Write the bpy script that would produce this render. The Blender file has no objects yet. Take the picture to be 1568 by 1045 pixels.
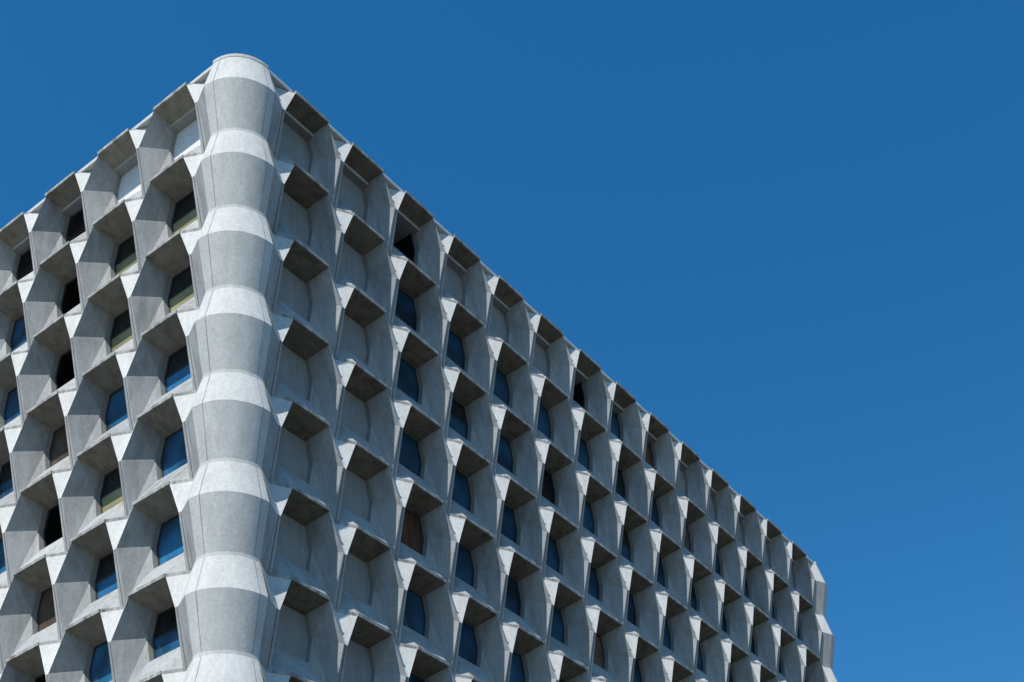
import bpy, math, random
from mathutils import Matrix, Vector
random.seed(7)
S=3.3
scene=bpy.context.scene
# ---------------- materials ----------------
def newmat(name):
    m=bpy.data.materials.new(name); m.use_nodes=True
    nt=m.node_tree; b=nt.nodes['Principled BSDF']; return m,nt,b
def concrete(name,col,var=.12,streak=.12,rough=.9,bump=.5,stain=None,stain_amt=0.0):
    m,nt,b=newmat(name); N=nt.nodes; Lk=nt.links
    geo=N.new('ShaderNodeNewGeometry')
    def noise(sc,scale,detail=5,rough=.6):
        mp=N.new('ShaderNodeMapping'); mp.inputs['Scale'].default_value=sc
        Lk.new(geo.outputs['Position'],mp.inputs['Vector'])
        n=N.new('ShaderNodeTexNoise'); n.inputs['Scale'].default_value=scale
        n.inputs['Detail'].default_value=detail; n.inputs['Roughness'].default_value=rough
        Lk.new(mp.outputs[0],n.inputs['Vector']); return n.outputs['Fac']
    def mr(src,a,bb,lo,hi):
        r=N.new('ShaderNodeMapRange'); r.inputs[1].default_value=a; r.inputs[2].default_value=bb
        r.inputs[3].default_value=lo; r.inputs[4].default_value=hi
        Lk.new(src,r.inputs[0]); return r.outputs[0]
    def mul(x,y):
        k=N.new('ShaderNodeMath'); k.operation='MULTIPLY'; Lk.new(x,k.inputs[0]); Lk.new(y,k.inputs[1]); return k.outputs[0]
    a=mr(noise((1,1,1),.55),.3,.7,1-var,1+var*.5)
    s=mr(noise((5,5,.35),1.3,4),.35,.7,1+streak*.4,1-streak)
    fgr=mr(noise((1,1,1),9,6,.85),.32,.68,.84,1.14)
    v=mul(mul(a,s),fgr)
    mx=N.new('ShaderNodeMix'); mx.data_type='RGBA'
    mx.inputs['A'].default_value=(*col,1); mx.inputs['B'].default_value=(*(stain or col),1)
    if stain:
        Lk.new(mr(noise((1.6,1.6,.4),1.5,6),.45,.70,0,stain_amt),mx.inputs['Factor'])
    else: mx.inputs['Factor'].default_value=0
    vm=N.new('ShaderNodeVectorMath'); vm.operation='SCALE'
    Lk.new(mx.outputs['Result'],vm.inputs[0]); Lk.new(v,vm.inputs['Scale'])
    Lk.new(vm.outputs[0],b.inputs['Base Color'])
    b.inputs['Roughness'].default_value=rough
    b.inputs['Specular IOR Level'].default_value=.2
    bp=N.new('ShaderNodeBump'); bp.inputs['Strength'].default_value=bump; bp.inputs['Distance'].default_value=.02
    Lk.new(noise((1,1,1),9,7,.75),bp.inputs['Height']); Lk.new(bp.outputs[0],b.inputs['Normal'])
    return m
def glass(name,base,refl=.0,rough=.03,var=.7):
    m,nt,b=newmat(name); N=nt.nodes
    geo=N.new('ShaderNodeNewGeometry')
    n=N.new('ShaderNodeTexNoise'); n.inputs['Scale'].default_value=.6; n.inputs['Detail'].default_value=2
    nt.links.new(geo.outputs['Position'],n.inputs['Vector'])
    r=N.new('ShaderNodeMapRange'); r.inputs[1].default_value=.33; r.inputs[2].default_value=.67; r.inputs[3].default_value=1-var; r.inputs[4].default_value=1+var
    nt.links.new(n.outputs[0],r.inputs[0])
    vm=N.new('ShaderNodeVectorMath'); vm.operation='SCALE'; vm.inputs[0].default_value=base
    nt.links.new(r.outputs[0],vm.inputs['Scale']); nt.links.new(vm.outputs[0],b.inputs['Base Color'])
    b.inputs['Roughness'].default_value=rough
    b.inputs['Specular IOR Level'].default_value=.5+refl
    bp=N.new('ShaderNodeBump'); bp.inputs['Strength'].default_value=.05; bp.inputs['Distance'].default_value=.05
    nt.links.new(n.outputs[0],bp.inputs['Height']); nt.links.new(bp.outputs[0],b.inputs['Normal'])
    return m
M={}
M['con']=concrete('weathered_concrete',(.41,.41,.395),stain=(.28,.275,.25),stain_amt=.65)
M['con1']=concrete('weathered_concrete_pale',(.45,.45,.43),stain=(.33,.32,.29),stain_amt=.5)
M['con2']=concrete('weathered_concrete_grey',(.375,.38,.37),stain=(.24,.235,.215),stain_amt=.8)
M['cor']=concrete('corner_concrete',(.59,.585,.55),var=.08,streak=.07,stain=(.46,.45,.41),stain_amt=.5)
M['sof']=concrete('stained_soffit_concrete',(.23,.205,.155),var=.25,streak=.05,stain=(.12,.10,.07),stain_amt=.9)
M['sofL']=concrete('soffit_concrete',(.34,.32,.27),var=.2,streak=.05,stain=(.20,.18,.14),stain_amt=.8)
M['lip']=concrete('lip_concrete',(.44,.43,.40),var=.2,streak=.3,stain=(.14,.135,.12),stain_amt=.9)
M['pan']=concrete('blind_panel_concrete',(.34,.34,.325),var=.1)
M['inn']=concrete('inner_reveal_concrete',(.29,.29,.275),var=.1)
M['jnt']=concrete('open_joint',(.15,.145,.13),var=.3)
M['seam']=concrete('corner_seam',(.36,.355,.33),var=.3)
M['wht']=concrete('sunlit_panel_tone',(.78,.78,.76),var=.04,streak=.04)  # near-white colour stands in for sunlight on left top-row panels and sills
M['tan']=concrete('stained_joint',(.40,.33,.21),var=.2)
M['gl']=glass('window_glass',(.012,.06,.11))  # dark blue base colour stands in for sky reflection
M['glL']=glass('sky_painted_window_glass',(.018,.11,.22),.2)  # brighter blue for the left face, reflected sky put into the base colour
M['gd']=glass('dark_glass',(.012,.016,.018))
M['cur']=glass('curtained_glass',(.10,.07,.05))
M['bl']=glass('window_blind',(.32,.30,.15),0,.3,.25)
M['void']=newmat('open_void')[0]; M['void'].node_tree.nodes['Principled BSDF'].inputs['Base Color'].default_value=(.006,.006,.006,1)
M['brd']=concrete('wood_board',(.15,.075,.045),var=.3,streak=.4)
M['frm']=concrete('window_frame',(.06,.06,.06),var=.1,bump=0)
M['lou']=concrete('louvre_metal',(.30,.30,.29),var=.1,bump=0)
keys=list(M.keys())
class MB:
    def __init__(s): s.v=[];s.f=[];s.m=[];s.s=[]
    def face(s,pts,mat,smooth=False):
        b=len(s.v); s.v+= [tuple(p) for p in pts]; s.f.append(tuple(range(b,b+len(pts)))); s.m.append(keys.index(mat)); s.s.append(smooth)
    def obj(s,name,parent):
        me=bpy.data.meshes.new(name); me.from_pydata(s.v,[],s.f)
        for k in keys: me.materials.append(M[k])
        me.polygons.foreach_set('material_index',s.m); me.polygons.foreach_set('use_smooth',s.s)
        me.update(); o=bpy.data.objects.new(name,me); scene.collection.objects.link(o); o.parent=parent; return o
# ---------------- tower ----------------
tower=bpy.data.objects.new('brutalist_office_tower',None); scene.collection.objects.link(tower)
NR=13; A=.42; O=.03; OC=.11; LIP=.018; AP=.024; AB=.04; HW=.28; CR=.10
pX,offX,nX=.86469,.583,14
pY,offY,nY=.93441,.604,8
WX=2*offX+nX*pX; WY=2*offY+nY*pY
def facade(name,org,ud,out,p,off,n,typ,sof='sof'):
    mb=MB()
    def P(u,d,z): return ((org[0]+ud[0]*u+out[0]*d)*S,(org[1]+ud[1]*u+out[1]*d)*S,z*S)
    g=.5-HW
    for i in range(n+1):
        u=off+i*p
        for j in range(NR+1):
            z=-j; fm=random.choice(('con','con','con1','con2'))
            for sg in (-1,1):
                Cm=P(u,-CR,z-LIP); Cp=P(u,-CR,z+LIP)
                Lm=P(u+sg*g*p,0,z-LIP); Lp=P(u+sg*g*p,0,z+(LIP if j else 0))
                mb.face([Cm,Lm,Lp,Cp],'lip')
                if j<NR: mb.face([Cm,Lm,P(u+sg*AP,O,z-A),P(u,O-.004,z-A)],'cor')
                if j>0: mb.face([Cp,P(u+sg*AB,-CR+.004,z+LIP),P(u+sg*AP,O,z+1-A),P(u,O-.004,z+1-A)],fm)
            if j>0:
                e=.003;w=.004
                mb.face([P(u-w,-CR+e,z+LIP),P(u+w,-CR+e,z+LIP),P(u+w,O+e-.004,z+1-A),P(u-w,O+e-.004,z+1-A)],'jnt')
    for u,sg in ((off,-1),(off+n*p,1)):
        t=u+sg*g*p
        for j in range(NR):
            ap=P(u+sg*AP,O,-j-A); tb=P(t,OC,-j-A); cb=P(u+sg*AB,-CR+.004,-j-1+LIP)
            mb.face([P(t,0,-j-LIP),tb,ap],'cor'); mb.face([P(t,0,-j-1+LIP),tb,ap,cb],'con')
    for i in range(n):
        uL=off+i*p; uR=uL+p; c=uL+p/2
        for j in range(NR):
            z=-j; t=typ(i,j); cm=random.choice(('con','con','con1','con2'))
            fr=[(c-HW*p,0,-LIP),(c+HW*p,0,-LIP),(uR-AP,O,-A),(uR-AB,-CR+.004,-1+LIP),(c+HW*p,0,-1+LIP),(c-HW*p,0,-1+LIP),(uL+AB,-CR+.004,-1+LIP),(uL+AP,O,-A)]
            def ring(d,wt,wm,wb,zt,z1,z2,zb): return [(c-wt*p,d,zt),(c+wt*p,d,zt),(c+wm*p,d,z1),(c+wm*p,d,z2),(c+wb*p,d,zb),(c-wb*p,d,zb),(c-wm*p,d,z2),(c-wm*p,d,z1)]
            def win(d,e): return ring(d,.245-e,.305-e,.26-e,-.07-e,-.31,-.35,-.60+e)
            md=win(-.25,0)
            wd=win(-.32,.01)
            q=lambda r,k:P(r[k%8][0],r[k%8][1],z+r[k%8][2])
            for k in range(8):
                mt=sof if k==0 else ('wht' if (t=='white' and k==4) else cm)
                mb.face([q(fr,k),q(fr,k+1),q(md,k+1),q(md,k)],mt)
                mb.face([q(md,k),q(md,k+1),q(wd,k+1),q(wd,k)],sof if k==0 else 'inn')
            for jj in ((j,) if j<NR-1 else (j,j+1)):
                e=.015; a,b_=c-HW*p,c+HW*p; zt=-jj+LIP; zb=-jj-LIP
                mb.face([P(a,e,zt),P(b_,e,zt),P(b_,e,zb),P(a,e,zb)],'lip')
                mb.face([P(a,e,zt),P(b_,e,zt),P(b_,-.0 if jj else -.2,zt),P(a,-.0 if jj else -.2,zt)],'lip')
                mb.face([P(a,e,zb),P(b_,e,zb),P(b_,0,zb),P(a,0,zb)],'lip')
                mb.face([P(a,e,zb),P(a,e,zt),P(a,0,zt),P(a,0,zb)],'lip')
                mb.face([P(b_,e,zb),P(b_,e,zt),P(b_,0,zt),P(b_,0,zb)],'lip')
            if t in('panel','white'):
                mb.face([q(win(-.295,.005),k) for k in range(8)],'pan' if t=='panel' else 'wht')
            else:
                f0=win(-.302,.005); f1=win(-.302,.022); f2=win(-.315,.022)
                for k in range(8):
                    mb.face([q(f0,k),q(f0,k+1),q(f1,k+1),q(f1,k)],'frm')
                    mb.face([q(f1,k),q(f1,k+1),q(f2,k+1),q(f2,k)],'frm')
                if t=='void':
                    b0=win(-.8,.022)
                    for k in range(8): mb.face([q(f2,k),q(f2,k+1),q(b0,k+1),q(b0,k)],'void')
                    mb.face([q(b0,k) for k in range(8)],'void')
                elif t=='louvre':
                    mb.face([q(f2,k) for k in range(8)],'void')
                    for l in range(10):
                        zz=-.12-l*.045; w=(.22+.06*max(0,1-abs(zz+.32)/.24))*p
                        mb.face([P(c-w,-.312,z+zz),P(c+w,-.312,z+zz),P(c+w,-.29,z+zz-.026),P(c-w,-.29,z+zz-.026)],'lou')
                else:
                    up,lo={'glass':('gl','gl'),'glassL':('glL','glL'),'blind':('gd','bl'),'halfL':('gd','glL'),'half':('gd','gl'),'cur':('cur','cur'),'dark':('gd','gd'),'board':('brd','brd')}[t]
                    k=win(-.314,.020)
                    zs=-.33; w=(.305-.020)*p
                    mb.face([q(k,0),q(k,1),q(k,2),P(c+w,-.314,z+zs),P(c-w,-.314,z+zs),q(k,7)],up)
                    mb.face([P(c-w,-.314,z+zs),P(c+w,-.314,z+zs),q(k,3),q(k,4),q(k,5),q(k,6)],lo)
                    if up!=lo: mb.face([P(c-w,-.310,z+zs+.008),P(c+w,-.310,z+zs+.008),P(c+w,-.310,z+zs-.008),P(c-w,-.310,z+zs-.008)],'frm')
    L_=2*off+n*p
    zb=-13.95
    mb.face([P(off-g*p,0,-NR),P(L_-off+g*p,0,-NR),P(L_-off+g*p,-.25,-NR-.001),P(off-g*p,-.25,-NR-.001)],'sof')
    mb.face([P(off-g*p,-.25,-NR),P(L_-off+g*p,-.25,-NR),P(L_-off+g*p,-.25,zb),P(off-g*p,-.25,zb)],'gd')
    for i in range(n+1):
        u=off+i*p
        mb.face([P(u-.08,-.01,-NR),P(u+.08,-.01,-NR),P(u+.08,-.01,zb),P(u-.08,-.01,zb)],'con')
        for s_ in (-.08,.08): mb.face([P(u+s_,-.01,-NR),P(u+s_,-.25,-NR),P(u+s_,-.25,zb),P(u+s_,-.01,zb)],'con')
    return mb.obj(name,tower)
def tR(i,j):
    if (i,j) in ((2,0),(6,0)): return 'void'
    if i<2: return 'panel'
    if j==0: return 'glass' if i==7 else 'board' if i==8 else 'panel'
    if (i,j)==(2,4): return 'board'
    r=random.random()
    return 'glass' if r<.78 else 'half' if r<.9 else 'dark' if r<.97 else 'cur'
def tL(i,j):
    if j==0: return 'white' if i<2 else 'louvre'
    if j in(1,2) and i<2: return 'blind'
    if i==1 and j==4: return 'blind'
    if i==2 and j<8: return 'void' if j not in(3,5) else 'cur'
    return 'glassL' if (i+j)%3 else 'halfL'
facade('right_facade',(0,0),(1,0),(0,-1),pX,offX,nX,tR)
facade('left_facade',(0,0),(0,1),(-1,0),pY,offY,nY,tL,'sofL')
facade('end_facade',(WX,0),(0,1),(1,0),pY,offY,nY,lambda i,j:'glass')
facade('rear_facade',(0,WY),(1,0),(0,1),pX,offX,nX,lambda i,j:'glass')
# rounded corners
mb=MB(); cx=offX-(.5-HW)*pX; cy=offY-(.5-HW)*pY; NS=20
def cp(cor,th,d,z):
    x=cx-(cx+d)*math.cos(th); y=cy-(cy+d)*math.sin(th)
    if cor in(1,3): x=WX-x
    if cor in(2,3): y=WY-y
    return (x*S,y*S,z*S)
def band(cor,d0,z0,d1,z1,mat):
    b=len(mb.v)
    for k in range(NS+1):
        th=k/NS*math.pi/2
        mb.v.append(cp(cor,th,d0,z0)); mb.v.append(cp(cor,th,d1,z1))
    for k in range(NS):
        mb.f.append((b+2*k,b+2*k+2,b+2*k+3,b+2*k+1)); mb.m.append(keys.index(mat)); mb.s.append(True)
for cor in range(4):
    for j in range(NR):
        band(cor,0,-j-LIP,OC,-j-A,'cor'); band(cor,OC,-j-A,0,-j-1+LIP,'cor')
        band(cor,0,-j+(LIP if j else 0),0,-j-LIP,'cor')
    band(cor,0,-NR+LIP,0,-13.95,'cor')
mb.obj('rounded_corner_bays',tower)
# coping and roof
mb=MB()
def loop(d,z,df=None):
    out=[]
    for cor,rev in ((0,False),(1,True),(3,False),(2,True)):
        ks=list(range(NS+1)) if not rev else list(range(NS,-1,-1))
        pts=[cp(cor,k/NS*math.pi/2,d,z) for k in ks]
        if df is not None:
            pts=[cp(cor,ks[0]/NS*math.pi/2,df,z)]+pts+[cp(cor,ks[-1]/NS*math.pi/2,df,z)]
        else: pts=[pts[0]]+pts+[pts[-1]]
        out+=pts
    return out
prev=None
for d,df,z in ((-.2,-.2,-.006),(.003,-.03,-.006),(.003,-.03,.03),(-.01,-.035,.045),(-.04,-.06,.055),(-.2,-.2,.055),(-.2,-.2,-.1)):
    l=loop(d,z,df)
    if prev:
        n=len(l)
        for k in range(n): mb.face([prev[k],prev[(k+1)%n],l[(k+1)%n],l[k]],'cor')
    prev=l
mb.face(loop(-.2,-.1),'pan')
mb.obj('roof_parapet',tower)
# stained sealant strips and seams beside the corner bays
mb=MB()
for j in range(1,NR):
    t=cx
    def P(x,d,z): return (x*S,-d*S,z*S)
    e=.004
    mb.face([P(t-.01,e,-j-LIP),P(t+.012,e,-j-LIP),P(t+.05,OC-.008,-j-A+.005),P(t+.02,OC+.003,-j-A+.005)],'tan')
for j in range(NR):
    for th in (math.radians(14),math.radians(80)):
        w_=.006
        for (d0,z0,d1,z1) in ((0,-j-LIP,OC,-j-A),(OC,-j-A,0,-j-1+LIP)):
            a0=cp(0,th-w_,d0+.003,z0);a1=cp(0,th+w_,d0+.003,z0);b1=cp(0,th+w_,d1+.003,z1);b0=cp(0,th-w_,d1+.003,z1)
            mb.face([a0,a1,b1,b0],'seam')
mb.obj('stained_joint_strips',tower)
# ---------------- ground ----------------
gm=concrete('paving',(.08,.08,.075),var=.2,streak=0)
me=bpy.data.meshes.new('ground'); R=3000; zg=-13.95*S
me.from_pydata([(-R,-R,zg),(R,-R,zg),(R,R,zg),(-R,R,zg)],[],[(0,1,2,3)]); me.materials.append(gm)
scene.collection.objects.link(bpy.data.objects.new('ground',me))
# ---------------- light ----------------
el=math.radians(53); az=math.radians(7)   # az measured from -X towards -Y
sd=Vector((-math.cos(el)*math.cos(az),-math.cos(el)*math.sin(az),math.sin(el)))
sun=bpy.data.lights.new('sun','SUN'); sun.energy=5; sun.angle=math.radians(.5); sun.color=(1,.975,.93)
so=bpy.data.objects.new('sun',sun); scene.collection.objects.link(so); so.rotation_euler=sd.to_track_quat('Z','Y').to_euler()
w=bpy.data.worlds.new('World'); scene.world=w; w.use_nodes=True; nt=w.node_tree
sky=nt.nodes.new('ShaderNodeTexSky'); sky.sky_type='NISHITA'; sky.sun_disc=False
sky.sun_elevation=el; sky.sun_rotation=math.atan2(sd.x,sd.y); sky.ozone_density=3; sky.air_density=1; sky.dust_density=.1
bg=nt.nodes['Background']; bg.inputs['Strength'].default_value=.15
hs=nt.nodes.new('ShaderNodeHueSaturation'); hs.inputs['Saturation'].default_value=1.35; hs.inputs['Hue'].default_value=.495
nt.links.new(sky.outputs[0],hs.inputs['Color']); nt.links.new(hs.outputs[0],bg.inputs['Color'])
# ---------------- camera ----------------
yaw,pit,rol=.5847,.35633,-.07292
d=Vector((math.cos(pit)*math.cos(yaw),math.cos(pit)*math.sin(yaw),math.sin(pit)))
r=Vector((math.sin(yaw),-math.cos(yaw),0)); u=r.cross(d)
r2=r*math.cos(rol)+u*math.sin(rol); u2=-r*math.sin(rol)+u*math.cos(rol)
cam=bpy.data.cameras.new('camera'); co=bpy.data.objects.new('camera',cam); scene.collection.objects.link(co)
mw=Matrix((r2,u2,-d)).transposed().to_4x4(); mw.translation=Vector((-7.447,-8.672,-13.463))*S
co.matrix_world=mw
cam.sensor_width=36; cam.lens=2239.65/1568*36; cam.shift_x=-142.97/1568; cam.shift_y=815.85/1568; cam.clip_end=10000
scene.camera=co
scene.view_settings.view_transform='Standard'; scene.view_settings.look='None'; scene.view_settings.exposure=0
